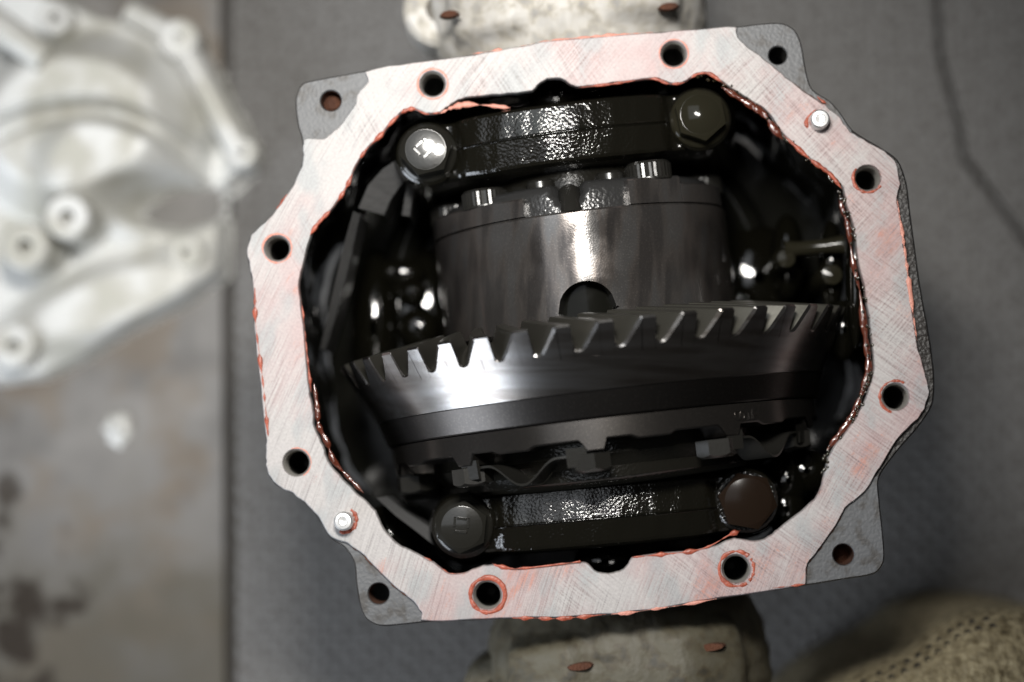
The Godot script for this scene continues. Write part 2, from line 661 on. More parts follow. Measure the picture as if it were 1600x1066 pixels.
var INNER := [484,372, 496,350, 522,322, 542,290, 555,260, 571,235, 594,212, 613,189, 630,174, 646,169, 665,177, 688,175, 705,163, 727,153, 783,147, 832,142, 842,131, 860,122, 879,124, 893,133, 906,136, 957,130, 1023,122, 1046,130, 1069,128, 1089,115, 1108,114, 1135,133, 1170,155, 1197,172, 1213,194, 1228,213, 1267,248, 1298,271, 1317,294, 1323,322, 1333,349, 1341,407, 1352,457, 1362,535, 1366,576, 1356,613, 1337,655, 1298,707, 1288,741, 1278,772, 1252,799, 1217,826, 1197,841, 1174,845, 1147,841, 1124,850, 1085,860, 990,870, 979,885, 957,896, 933,893, 916,879, 904,879, 805,890, 771,883, 751,885, 724,895, 701,896, 677,879, 650,864, 620,849, 599,825, 586,798, 562,775, 535,748, 512,721, 505,697, 491,668, 489,640, 483,610, 477,543, 470,475, 467,440, 475,408]
var BOLT_HOLES := [676,131,20, 1053,84,20, 1356,278,20, 1400,620,21, 1151,889,22, 762,930,22, 463,723,21, 433,388,20]
var EAR_HOLES := [516,156,18, 1216,85,16, 1319,867,18, 591,928,18]


func triples(a: Array, extra := 0.0) -> Array:
	var out := []
	for i in range(0, a.size(), 3):
		out.append([P2(a[i], a[i + 1]), (a[i + 2] + extra) * S * 1000.0])
	return out


# ---------------------------------------------------------------- the housing

func housing() -> void:
	var base := P(915, 510)
	base.y = 0.0
	var t := thing("differential_housing", "open cast axle housing with milled pale flange, pink gasket residue and black oily cavity", "differential housing", base)
	var body := smooth_loop(BODY)
	var face := smooth_loop(FACE)
	var inner := smooth_loop(INNER)
	var bolts := triples(BOLT_HOLES)
	var ears := triples(EAR_HOLES)
	var all := bolts + ears
	# ragged edges of the milled face
	var jag := noise(0.35, 7, 3)
	for i in face.size():
		face[i] += Vector2(jag.get_noise_2d(face[i].x, face[i].y), jag.get_noise_2d(face[i].y + 90.0, face[i].x)) * 0.55
	for i in inner.size():
		inner[i] += Vector2(jag.get_noise_2d(inner[i].x, inner[i].y), jag.get_noise_2d(inner[i].y + 90.0, inner[i].x)) * 0.5

	var mb := face_uv(MB.new())
	plate(mb, grow(face, -0.45), grow(inner, 0.5), bolts_grown(bolts, 0.5), 0.0)
	mb.sheet([row3(grow(face, -0.45), 0.0), row3(face, -0.0005), row3(face, -0.0026)], true)
	mb.sheet([row3(grow(inner, 0.5), 0.0), row3(inner, -0.0006), row3(inner, -0.004)], true, false, true)
	for q in bolts:
		mb.sheet([row3(disc(q[0], q[1] + 0.5), 0.0), row3(disc(q[0], q[1]), -0.0006), row3(disc(q[0], q[1]), -0.002)], true, false, true)
	part("milled_face", mb, M.milled_face, t)

	# cast flange under it: the four painted ears show beside the milled face
	var shrunk := grow(body, -0.7)
	mb = MB.new()
	var zone := PackedVector2Array([P2(1330, 170), P2(1500, 170), P2(1520, 745), P2(1368, 745), P2(1340, 500)])
	for piece in Geometry2D.clip_polygons(shrunk, zone):
		plate(mb, piece, grow(inner, 2.0), all, -0.0020)
	for q in ears:
		mb.sheet([row3(disc(q[0], q[1]), -0.0020), row3(disc(q[0], q[1] - 0.5), -0.0030)], true, false, true)
	part("painted_flange", mb, M.grey_paint, t)
	mb = MB.new()
	for piece in Geometry2D.intersect_polygons(shrunk, zone):
		plate(mb, piece, grow(inner, 2.0), all, -0.0030)
	mb.sheet([row3(shrunk, -0.0020), row3(body, -0.0034), row3(grow(body, 0.6), -0.018), row3(body, -0.0195), row3(grow(body, -5.0), -0.022)], true)
	mb.sheet([row3(grow(body, -5.0), -0.022), row3(grow(body, -9.0), -0.06), row3(grow(body, -9.0), -0.15)], true)
	part("cast_side", mb, M.cast_side, t)

	# threaded bolt holes
	for q in bolts:
		mb = MB.new()
		var c: Vector2 = q[0]
		var fr := Transform3D(Basis(), Vector3(c.x * 0.001, HF, c.y * 0.001))
		var r: float = q[1] * 0.001
		var prof := [Vector2(r * 1.02, -0.0008), Vector2(r * 0.97, -0.002)]
		for k in 14:
			prof.append(Vector2(r * (0.97 if k % 2 else 0.90), -0.0026 - k * 0.0009))
		mb.lathe(prof, fr, 24)
		var hole := part("bolt_hole", mb, M.thread_steel, t)
		mb = MB.new()
		mb.lathe([Vector2(r * 0.93, -0.0148), Vector2(r * 0.93, -0.034), Vector2(r * 0.3, -0.040), Vector2(0.00001, -0.040)], fr, 24)
		part("hole_end", mb, M.hole_dark, hole)  # dark colour stands in for the shade deep in the hole
	# plain holes through the ears
	for k in 4:
		mb = MB.new()
		var c: Vector2 = ears[k][0]
		var r: float = ears[k][1] * 0.001 - 0.0005
		var fr := Transform3D(Basis(), Vector3(c.x * 0.001, HF, c.y * 0.001))
		mb.lathe([Vector2(r, -0.0026), Vector2(r, -0.012), Vector2(r * 0.93, -0.0195)], fr, 24)
		part("ear_hole", mb, M.rust if k != 1 else M.hole_dark, t)
		if k == 0 or k == 2:
			mb = MB.new()
			mb.lathe([Vector2(r * 0.93, -0.011 - 0.004 * k), Vector2(r * 0.5, -0.0095 - 0.004 * k), Vector2(0.00001, -0.010 - 0.004 * k)], fr, 20)
			part("rust_plug", mb, M.rust, t)

	# cavity
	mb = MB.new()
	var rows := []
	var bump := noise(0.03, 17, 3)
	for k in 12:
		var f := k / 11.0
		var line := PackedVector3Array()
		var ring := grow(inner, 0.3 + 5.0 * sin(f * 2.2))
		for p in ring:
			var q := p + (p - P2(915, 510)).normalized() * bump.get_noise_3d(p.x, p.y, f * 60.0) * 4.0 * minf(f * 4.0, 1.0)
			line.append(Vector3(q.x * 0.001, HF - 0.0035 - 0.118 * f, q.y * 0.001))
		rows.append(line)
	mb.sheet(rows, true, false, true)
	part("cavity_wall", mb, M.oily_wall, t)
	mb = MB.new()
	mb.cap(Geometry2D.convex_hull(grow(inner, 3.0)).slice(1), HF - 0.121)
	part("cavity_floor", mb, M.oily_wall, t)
	# stepped round boss of the pinion bearing at the back of the cavity
	mb = MB.new()
	var bc := P(905, 470, -0.10)
	var fb := Transform3D(Basis(), Vector3(bc.x, HF - 0.12, bc.z))
	mb.lathe([Vector2(0.100, 0.0), Vector2(0.098, 0.014), Vector2(0.094, 0.021), Vector2(0.089, 0.023), Vector2(0.085, 0.021), Vector2(0.083, 0.014), Vector2(0.080, 0.010), Vector2(0.077, 0.011), Vector2(0.073, 0.006), Vector2(0.06, 0.004)], fb, 96, 0, TAU, 70)
	part("pinion_boss", mb, M.oily_wall, t)
	# saddles that carry the bearing caps
	for s in [[668, 241, 1094, 187], [726, 824, 1165, 783]]:
		for e in 2:
			mb = MB.new()
			var p := P(s[e * 2], s[e * 2 + 1], -0.02)
			mb.lathe([Vector2(0.0148, -0.002), Vector2(0.0155, -0.004), Vector2(0.0175, -0.03), Vector2(0.021, -0.10)], Transform3D(Basis(), p + Vector3(0, 0.008, 0)), 28)
			part("bearing_saddle", mb, M.oily_iron, t)
	# sloping webs of the casting between wall and saddles
	for r in [[[[552, 330, -0.018], [540, 372, -0.024], [526, 430, -0.031], [512, 490, -0.039], [500, 545, -0.048]], [[563, 335, -0.024], [553, 378, -0.031], [540, 436, -0.038], [524, 496, -0.046], [508, 548, -0.054]]],
			[[[560, 325, -0.024], [575, 290, -0.021], [598, 264, -0.018], [628, 244, -0.016]], [[600, 336, -0.034], [610, 312, -0.031], [625, 290, -0.028], [642, 270, -0.025]]],
			[[[640, 262, -0.022], [634, 300, -0.028], [628, 336, -0.034]], [[650, 264, -0.024], [645, 302, -0.031], [640, 338, -0.037]]],
			[[[588, 778, -0.026], [618, 806, -0.024], [650, 830, -0.024], [690, 862, -0.026]], [[604, 776, -0.034], [634, 800, -0.032], [668, 822, -0.032], [704, 850, -0.034]]]]:
		mb = MB.new()
		rows = []
		for side in 4:
			var line := PackedVector3Array()
			var cnt: int = r[0].size() - 1
			for k in 31:
				var f := k / 30.0 * cnt
				var n0 := mini(int(f), cnt - 1)
				var w := f - n0
				var from: Array = r[0 if side < 2 else 1]
				var p := P(lerpf(from[n0][0], from[n0 + 1][0], w), lerpf(from[n0][1], from[n0 + 1][1], w), lerpf(from[n0][2], from[n0 + 1][2], w))
				p.y += [-0.03, 0.0, 0.0, -0.03][side] + 0.0005 * bump.get_noise_2d(k * 30.0, side * 50.0)
				line.append(p)
			rows.append(line)
		mb.sheet([rows[0], rows[1]])
		mb.sheet([rows[1], rows[2]])
		mb.sheet([rows[2], rows[3]])
		part("casting_web", mb, M.web_iron, t)
	# oil pipe stub on the right wall
	mb = MB.new()
	mb.tube([P(1226, 390, -0.045), P(1245, 389, -0.045), P(1290, 385, -0.044), P(1320, 382, -0.043)], [0.0042, 0.0034, 0.0034, 0.0045], 16)
	part("oil_pipe", mb, M.bolt_oily, t)
	mb = MB.new()
	mb.lathe([Vector2(0.0001, 0.004), Vector2(0.004, 0.003), Vector2(0.0055, -0.004), Vector2(0.0052, -0.05)], Transform3D(Basis(), P(1228, 405, -0.045)), 20)
	mb.lathe([Vector2(0.0001, 0.003), Vector2(0.0045, 0.002), Vector2(0.006, -0.006), Vector2(0.0062, -0.05)], Transform3D(Basis(), P(1300, 430, -0.045)), 20)
	part("pipe_clip", mb, M.bolt_oily, t)

	# added smooth oily swellings, shaped to catch lamp glints in the cavity
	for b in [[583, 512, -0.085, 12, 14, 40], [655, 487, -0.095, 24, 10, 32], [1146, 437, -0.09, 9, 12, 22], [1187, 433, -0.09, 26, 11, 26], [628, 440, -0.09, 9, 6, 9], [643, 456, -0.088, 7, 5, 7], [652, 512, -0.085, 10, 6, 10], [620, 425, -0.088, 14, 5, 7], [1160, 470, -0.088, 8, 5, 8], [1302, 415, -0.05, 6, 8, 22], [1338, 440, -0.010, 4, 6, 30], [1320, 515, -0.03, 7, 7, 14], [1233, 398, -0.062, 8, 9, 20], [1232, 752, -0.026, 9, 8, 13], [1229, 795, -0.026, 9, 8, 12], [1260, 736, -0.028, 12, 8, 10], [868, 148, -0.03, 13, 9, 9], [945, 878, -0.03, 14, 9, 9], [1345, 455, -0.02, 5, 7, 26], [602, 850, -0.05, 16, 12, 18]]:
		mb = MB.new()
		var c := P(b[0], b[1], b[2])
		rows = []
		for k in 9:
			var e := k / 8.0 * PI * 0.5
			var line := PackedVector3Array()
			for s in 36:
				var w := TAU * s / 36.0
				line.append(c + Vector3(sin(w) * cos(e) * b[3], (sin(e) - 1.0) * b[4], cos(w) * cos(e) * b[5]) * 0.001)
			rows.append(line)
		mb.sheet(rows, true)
		part("glint_swelling", mb, M.oily_glint_swelling, t)

	paste(t, inner)
	hubs(t)


func bolts_grown(a: Array, by: float) -> Array:
	var out := []
	for q in a:
		out.append([q[0], q[1] + by])
	return out


# leftovers of gasket paste: strings along the edges and rings round the bolt holes
func paste(t: Node3D, inner: PackedVector2Array) -> void:
	var wig := noise(0.25, 27, 3)
	var strings := [
		[[484,368, 497,349, 523,321, 543,289, 556,259, 572,234, 595,211, 614,189, 631,174, 646,170, 666,178, 688,176], 1.0, 0.0, "sealant"],
		[[686,177, 705,168, 725,163, 745,163, 770,165, 797,168], 1.3, -0.001, "sealant_pale"],
		[[470,470, 474,510, 478,548, 482,585, 485,612], 0.9, -0.002, "sealant"],
		[[484,600, 489,636, 492,668, 506,696, 514,720, 537,747, 563,774], 0.9, -0.0025, "sealant_oily"],
		[[904,137, 957,131, 1022,123, 1045,131, 1068,129, 1089,116, 1108,115, 1134,133], 0.8, 0.0, "sealant"],
		[[1130,131, 1170,156, 1196,173, 1212,195, 1227,214], 1.2, -0.0005, "sealant_oily"],
		[[1224,211, 1266,249, 1297,272, 1316,296], 1.25, 0.0, "sealant"],
		[[1318,300, 1322,324, 1331,350, 1339,408, 1351,458], 0.9, -0.002, "sealant_oily"],
		[[1349,450, 1360,536, 1364,577, 1354,613, 1336,655, 1316,682, 1298,706], 1.15, -0.002, "sealant_oily"],
		[[768,880, 776,884, 805,889, 904,878, 908,877], 0.9, 0.0, "sealant"],
		[[988,871, 1040,866, 1085,861, 1110,853, 1140,836, 1157,829], 1.0, 0.0, "sealant"],
		[[650,865, 678,880, 700,896, 724,896], 0.6, -0.001, "sealant"],
		[[398,450, 399,500, 404,545, 411,600, 416,650, 419,682], 1.1, 0.0, "sealant"],
		[[431,327, 441,315, 448,303], 1.0, -0.001, "sealant"],
		[[738,84, 770,79, 785,77], 0.9, -0.0005, "sealant_pale"],
		[[812,72, 860,63, 915,58, 975,53, 1020,50], 0.9, -0.0008, "sealant_pale"],
		[[800,966, 830,966, 868,967, 900,965, 948,960], 1.2, -0.0005, "sealant"],
		[[955,960, 990,957, 1025,951, 1058,947, 1120,936], 1.0, -0.0005, "sealant_pale"],
		[[1402,312, 1406,338, 1413,384, 1420,438, 1427,490, 1433,532], 1.0, -0.0003, "sealant_pale"],
		[[1206,919, 1235,916, 1258,913], 0.6, 0.0, "sealant"],
		[[1277,150, 1285,157, 1296,163], 0.9, -0.001, "sealant"],
		[[660,958, 645,938, 620,920, 596,896, 569,869, 545,850], 0.7, -0.0015, "rust"],
		[[1258,905, 1263,880, 1279,861, 1306,822, 1322,795], 0.6, -0.0015, "rust"],
		[[1228,120, 1263,147, 1290,164], 0.6, -0.0015, "rust"],
	]
	for s in strings:
		var line := smooth_loop(s[0], 0.0, 7, false)
		var path := []
		var rad := []
		var k := line.size()
		for i in k:
			var e := clampf(minf(i, k - 1 - i) / 3.0, 0.15, 1.0)
			var w := wig.get_noise_2d(line[i].x * 0.6, line[i].y * 0.6)
			var pos: Vector2 = line[i]
			if s[3] == "sealant_oily":
				pos = pos.lerp(P2(915, 510), 0.012)
				w += 0.5
			path.append(Vector3(pos.x * 0.001, HF + s[2] + 0.0001, pos.y * 0.001))
			rad.append(0.001 * s[1] * e * clampf(0.52 + 1.4 * w, 0.05, 1.6))
		var mb := MB.new()
		mb.tube(path, rad, 8, 0.55)
		part("rust_edge" if s[3] == "rust" else "sealant_bead", mb, M[s[3]], t)
	# rings
	for r in [[762,930, 27, 1.15, 0.0, TAU], [1151,889, 27, 0.95, 2.4, 6.9], [1151,889, 27, 0.7, 0.8, 2.2], [1400,620, 25, 0.7, 2.6, 6.0], [1356,278, 23, 0.75, 4.0, 7.3], [1053,84, 23, 0.4, 0.0, TAU], [676,131, 24, 0.5, 0.0, TAU], [433,388, 23, 0.45, 0.0, TAU], [463,723, 23, 0.3, 0.5, 3.5], [538,813, 19, 1.0, -0.4, 2.6], [1277,192, 17, 0.9, 2.0, 5.2]]:
		var mb := MB.new()
		var path := []
		var rad := []
		var c := P(r[0], r[1])
		for i in 97:
			var w: float = lerpf(r[4], r[5], i / 96.0)
			path.append(c + Vector3(sin(w), 0, cos(w)) * S * r[2] * (1.0 + 0.02 * wig.get_noise_2d(i * 0.2, r[0])))
			rad.append(0.001 * r[3] * (0.8 + 0.8 * wig.get_noise_2d(i * 0.22, r[1])))
		mb.tube(path, rad, 8, 0.45)
		part("sealant_ring", mb, M.sealant if r[3] > 0.6 else M.sealant_pale, t)
	# drops of oil along the lip on the right
	var drops := MB.new()
	var lip := smooth_loop([1089,116, 1134,133, 1170,156, 1196,173, 1212,195, 1227,214, 1266,249, 1297,272, 1316,296, 1322,324, 1331,350, 1339,408, 1351,458, 1360,536, 1364,577, 1354,613, 1336,655, 1298,706, 1288,741], 0.0, 14, false)
	for i in 190:
		var p := lip[rng.randi() % lip.size()] + Vector2(rng.randf_range(-1.8, 0.9), rng.randf_range(-0.9, 0.9))
		var r := rng.randf_range(0.0003, 0.0009)
		drops.lathe([Vector2(r, -0.0006), Vector2(r * 0.85, r * 0.18), Vector2(r * 0.45, r * 0.34), Vector2(0.00001, r * 0.4)], Transform3D(Basis(), Vector3(p.x * 0.001, HF - 0.0002, p.y * 0.001)), 8, 0, TAU, 80.0)
	part("oil_drops", drops, M.oil_drop, t).set_meta("kind", "stuff")


# the round ends of the housing that carry the axle shafts, above and below in the picture
func hubs(t: Node3D) -> void:
	var lump := noise(0.02, 37, 4)
	var ax := Vector3(sin(ALPHA), 0, cos(ALPHA))
	var side := Vector3(cos(ALPHA), 0, -sin(ALPHA))
	for which in 2:
		var dir := -1.0 if which == 0 else 1.0
		var start := P(905, 170, -0.085) if which == 0 else P(962, 880, -0.085)
		var prof := [[0.0, 0.050], [0.012, 0.056], [0.024, 0.062], [0.034, 0.0655], [0.046, 0.067], [0.060, 0.067], [0.066, 0.064], [0.072, 0.058], [0.11, 0.054]]
		var rows := []
		for q in 46:
			var l := q / 45.0 * 0.11
			var r0 := 0.05
			for k in prof.size() - 1:
				if l >= prof[k][0] and l <= prof[k + 1][0]:
					r0 = lerpf(prof[k][1], prof[k + 1][1], (l - prof[k][0]) / (prof[k + 1][0] - prof[k][0]))
			var line := PackedVector3Array()
			for s in 90:
				var w := TAU * s / 90.0
				var r := r0 + 0.0012 * lump.get_noise_3d(l * 3000.0, sin(w) * 60.0, cos(w) * 60.0)
				# two shoulders for the fixing lugs
				for b in [-0.62, 0.55, 2.3, -2.3]:
					var dw := absf(angle_difference(w, b))
					r += 0.006 * smoothstep(0.34, 0.24, dw) * smoothstep(0.026, 0.032, l)
				line.append(start + ax * dir * l + side * sin(w) * r + Vector3.UP * cos(w) * r)
			rows.append(line)
		var mb := MB.new()
		mb.sheet(rows, true, false, which == 1)
		part("axle_hub", mb, M.weathered_hub if which == 0 else M.muddy_hub, t)
		# corner lug at the left of the hub, rusty slots in the shoulders
		mb = MB.new()
		var c := start + ax * dir * 0.052 - side * 0.060 + Vector3.UP * 0.018
		mb.lathe([Vector2(0.0185, -0.03), Vector2(0.0180, 0.0), Vector2(0.0155, 0.0025), Vector2(0.007, 0.0025), Vector2(0.006, -0.012), Vector2(0.00001, -0.012)], Transform3D(Basis(), c), 28)
		part("hub_lug", mb, M.weathered_hub if which == 0 else M.muddy_hub, t)
		for sl in ([[702, 22, 34], [1045, 10, 36]] if which == 0 else [[906, 1042, 46], [1108, 1012, 56]]):
			mb = MB.new()
			var p := P(sl[0], sl[1], -0.018 if absf(sl[0] - 930) < 100 else -0.022)
			var rim := PackedVector3Array()
			var bed := PackedVector3Array()
			for s in 24:
				var w := TAU * s / 24.0
				var q: Vector3 = side * cos(w) * S * sl[2] * 0.5 + ax * sin(w) * S * 7.0
				rim.append(p + q - Vector3.UP * 0.003)
				bed.append(p + q * 0.8 + Vector3.UP * 0.0008)
			mb.sheet([rim, bed], true)
			for s in 24:
				mb.flat(p + Vector3.UP * 0.001, bed[s], bed[(s + 1) % 24], Vector3.UP)
			part("rusty_slot", mb, M.rust, t)


# ---------------------------------------------------------------- gear and carrier

var O := Vector3()
var AX := Transform3D()       # y axis along the shaft towards the top of the picture, angle 0 towards the viewer
var U := 0.0


func carrier_frame() -> void:
	O = P(926, 532, -0.05)
	U = S * (D + 0.05) / D
	var u := Vector3(cos(ALPHA), 0, -sin(ALPHA))
	var w := -Vector3(sin(ALPHA), 0, cos(ALPHA))
	AX = Transform3D(Basis(u, w, Vector3.UP), O)


func at(r: float, th: float, t: float) -> Vector3:      # carrier places: radius and shaft position in pixels, angle from the viewer's side
	return AX * (Vector3(sin(th) * r, t, cos(th) * r) * U)


func prof(a: Array) -> Array:
	var out := []
	for i in range(0, a.size(), 2):
		out.append(Vector2(a[i], a[i + 1]) * U)
	return out


const RH := 397.0         # heel radius of the gear, and how fast its back cone narrows
const SLANT := 0.52


func gear_point(r: float, th: float, t: float) -> Vector3:    # the same on the gear's own axes, with the curve of the teeth
	var w := th - 0.66 * log(RH / r)
	return Vector3(sin(w) * r, t, cos(w) * r) * U


func ring_gear() -> void:
	var t := thing("ring_gear", "large dark steel ring gear with slanted teeth lying across the open cavity", "ring gear", O)
	var mb := MB.new()
	# back cone, bevelled band and the root surface under the teeth
	mb.lathe(prof([268, 8, 268, -10, RH - 46.0 * SLANT, -46, RH - 93.0 * SLANT, -93]), AX, 164, 0, TAU, 20)
	var body := part("gear_body", mb, M.gear_steel, t)
	mb = MB.new()
	mb.lathe(prof([RH - 93.0 * SLANT, -93, RH - 94.0 * SLANT - 1.0, -94.5, 336, -129, 334, -131, 300, -131]), AX, 164, 0, TAU, 20)
	part("bevelled_band", mb, M.band_steel, t)
	var teeth := 41
	var share := [-0.5, -0.46, -0.43, -0.40, -0.36, -0.20, -0.18, -0.16, 0.0, 0.16, 0.18, 0.20, 0.36, 0.40, 0.43, 0.46, 0.5]
	var deep := [1.0, 0.99, 0.95, 0.87, 0.74, 0.07, 0.02, 0.0, 0.0, 0.0, 0.02, 0.07, 0.74, 0.87, 0.95, 0.99, 1.0]
	var pitch := TAU / teeth
	mb = MB.new()
	var rows := []
	var steps := 9
	for q in steps + 1:
		var f := lerpf(0.026, 1.0, float(q) / steps)
		var line := PackedVector3Array()
		for k in share.size():
			var depth: float = lerpf(36.5, 24.0, f) * deep[k]
			# near the heel a lower point lies on the back cone, further in; the teeth are curved
			var rr := lerpf(RH, 276.0, f) - depth * SLANT * (1.0 - f)
			line.append(gear_point(rr, share[k] * pitch, lerpf(0.0, 23.0, f) - depth))
		rows.append(line)
	mb.sheet(rows)
	var flank := mb
	mb = MB.new()
	# heel face with a narrow bevel along its edge, then the toe face
	var rim := PackedVector3Array()
	for k in share.size():
		var dep: float = 36.5 * deep[k] + (3.0 if deep[k] < 0.05 else 2.4)
		var sh: float = share[k] - signf(share[k]) * (0.05 if deep[k] > 0.03 and deep[k] < 0.97 else 0.0)
		rim.append(gear_point(RH - dep * SLANT, sh * pitch, -dep))
	for k in share.size() - 1:
		var a0: Vector3 = rows[0][k]
		var a1: Vector3 = rows[0][k + 1]
		var mid := (a0 + a1) * 0.5
		mb.flat_quad(a0, a1, rim[k + 1], rim[k], Vector3(mid.x, 0, mid.z).normalized() + Vector3.UP)
	var nc := Vector2(1.0, -SLANT).normalized()
	for k in share.size() - 1:
		var a0 := rim[k]
		var a1 := rim[k + 1]
		var w0 := atan2(a0.x, a0.z)
		var w1 := atan2(a1.x, a1.z)
		var b0 := Vector3(sin(w0) * (RH - 46.0 * SLANT), -46, cos(w0) * (RH - 46.0 * SLANT)) * U
		var b1 := Vector3(sin(w1) * (RH - 46.0 * SLANT), -46, cos(w1) * (RH - 46.0 * SLANT)) * U
		var n0 := Vector3(sin(w0) * nc.x, nc.y, cos(w0) * nc.x)
		var n1 := Vector3(sin(w1) * nc.x, nc.y, cos(w1) * nc.x)
		mb.quad(a0, a1, b1, b0, n0, n1, n1, n0)
		var c0: Vector3 = rows[steps][k]
		var c1: Vector3 = rows[steps][k + 1]
		mb.flat_quad(c0, c1, Vector3(c1.x, -10.0 * U, c1.z), Vector3(c0.x, -10.0 * U, c0.z), -Vector3(c0.x, 0, c0.z))
	var shared := mb.mesh(Vector3.ZERO)
	shared.add_surface_from_arrays(Mesh.PRIMITIVE_TRIANGLES, flank.mesh(Vector3.ZERO).surface_get_arrays(0))
	shared.surface_set_material(0, M.gear_steel)
	shared.surface_set_material(1, M.tooth_steel)
	for k in teeth:
		var o := MeshInstance3D.new()
		o.name = "tooth"
		o.mesh = shared
		body.add_child(o, true)
		o.transform = Transform3D(AX.basis * Basis(Vector3.UP, (k + 0.30) * pitch), Vector3.ZERO)


func carrier() -> void:
	var t := thing("differential_carrier", "dark steel differential case with round window, above the ring gear", "differential carrier", O)
	# barrel with the pinion window: columns of the wall are cut where they cross the hole
	var mb := MB.new()
	var r := 229.0
	var n := 300
	var ht := 30.0
	var hr := 43.0
	var hth := -0.02
	for i in n:
		var a := -PI + TAU * i / n
		var b := -PI + TAU * (i + 1) / n
		var cuts := []
		for w in [a, b]:
			var x: float = angle_difference(hth, w) * r
			cuts.append(sqrt(maxf(hr * hr - x * x, 0.0)))
		var na := AX.basis * Vector3(sin(a), 0, cos(a))
		var nb := AX.basis * Vector3(sin(b), 0, cos(b))
		if cuts[0] + cuts[1] > 0.0:
			mb.quad(at(r, a, -20), at(r, b, -20), at(r, b, ht - cuts[1]), at(r, a, ht - cuts[0]), na, nb, nb, na)
			mb.quad(at(r, a, ht + cuts[0]), at(r, b, ht + cuts[1]), at(r, b, 175), at(r, a, 175), na, nb, nb, na)
			# thickness of the wall round the window
			for s in [-1.0, 1.0]:
				mb.flat_quad(at(r, a, ht + s * cuts[0]), at(r, b, ht + s * cuts[1]), at(r - 34, b, ht + s * cuts[1]), at(r - 34, a, ht + s * cuts[0]), AX.basis * Vector3(0, -s, 0))
		else:
			mb.quad(at(r, a, -20), at(r, b, -20), at(r, b, 175), at(r, a, 175), na, nb, nb, na)
		mb.quad(at(r, a, 175), at(r, b, 175), at(r - 3, b, 178), at(r - 3, a, 178), (na + AX.basis.y).normalized(), (nb + AX.basis.y).normalized(), (nb + AX.basis.y).normalized(), (na + AX.basis.y).normalized())
		mb.quad(at(r - 3, a, 178), at(r - 3, b, 178), at(130, b, 178), at(130, a, 178), AX.basis.y, AX.basis.y, AX.basis.y, AX.basis.y)
	part("case_barrel", mb, M.case_steel, t)
	mb = MB.new()
	mb.lathe(prof([196, -20, 196, 100]), AX, 48)
	part("case_lining", mb, M.oily_wall, t)
	mb = MB.new()
	var pf := Transform3D(AX.basis * Basis(Vector3.RIGHT, PI / 2), at(150, hth, 24))
	mb.lathe(prof([27, -60, 27, 0, 25, 10, 20, 18, 12, 24, 0.01, 27]), pf, 32, 0, TAU, 60)
	mb.lathe(prof([38, -60, 38, -8, 34, -4, 26, -4]), pf, 32)
	part("side_pinion", mb, M.oily_wall, t)

	# upper ring: rough recess, machined lugs, bolts
	mb = MB.new()
	var rows := []
	for q in 9:
		var line := PackedVector3Array()
		for i in 180:
			var th := TAU * i / 180.0
			var dip := 30.0 * smoothstep(0.13, 0.05, absf(angle_difference(th, -0.06)))
			var tt := [178.0, 188.0, 198.0, 208.0, 216.0, 222.0, 224.0, 224.0, 224.0]
			var rr := [217.0, 217.0, 216.0, 215.0, 212.0, 206.0, 195.0, 165.0, 120.0]
			line.append(at(rr[q] - (dip if q > 2 else 0.0) * 0.8, th, tt[q] - dip * 0.25))
		rows.append(line)
	mb.sheet(rows, true, false, false)
	part("cast_ring", mb, M.rough_wet_iron, t)
	mb = MB.new()
	mb.lathe(prof([150, 220, 146, 250, 118, 262, 112, 330]), AX, 64)
	part("case_neck", mb, M.oily_iron, t)
	for lug in [[-1.42, -0.36, 212.0, 206.0], [0.34, 0.74, 216.0, 219.0], [0.75, 1.30, 208.0, 210.0], [1.75, 2.5, 212.0, 212.0], [-2.5, -1.8, 212.0, 212.0]]:
		mb = MB.new()
		var st := 26
		var ra := 229.5
		var y := AX.basis.y
		for i in st:
			var a: float = lerpf(lug[0], lug[1], float(i) / st)
			var b: float = lerpf(lug[0], lug[1], float(i + 1) / st)
			var ta: float = lerpf(lug[2], lug[3], float(i) / st)
			var tb: float = lerpf(lug[2], lug[3], float(i + 1) / st)
			var na := AX.basis * Vector3(sin(a), 0, cos(a))
			var nb := AX.basis * Vector3(sin(b), 0, cos(b))
			mb.quad(at(ra, a, 179), at(ra, b, 179), at(ra, b, tb - 2.5), at(ra, a, ta - 2.5), na, nb, nb, na)
			mb.quad(at(ra, a, ta - 2.5), at(ra, b, tb - 2.5), at(ra - 2.5, b, tb), at(ra - 2.5, a, ta), (na + y).normalized(), (nb + y).normalized(), (nb + y).normalized(), (na + y).normalized())
			mb.quad(at(ra - 2.5, a, ta), at(ra - 2.5, b, tb), at(150, b, tb), at(150, a, ta), y, y, y, y)
		for e in 2:
			var a: float = lug[e]
			var ta: float = lug[2 + e]
			mb.flat_quad(at(ra, a, 179), at(ra, a, ta - 2.5), at(150, a, ta - 2.5), at(150, a, 179), at(200, a + (0.1 if e else -0.1), 190) - at(200, a, 190))
			mb.flat_quad(at(ra, a, ta - 2.5), at(ra - 2.5, a, ta), at(150, a, ta), at(150, a, ta - 2.5), at(200, a + (0.1 if e else -0.1), 190) - at(200, a, 190))
		part("case_lug", mb, M.case_steel, t)
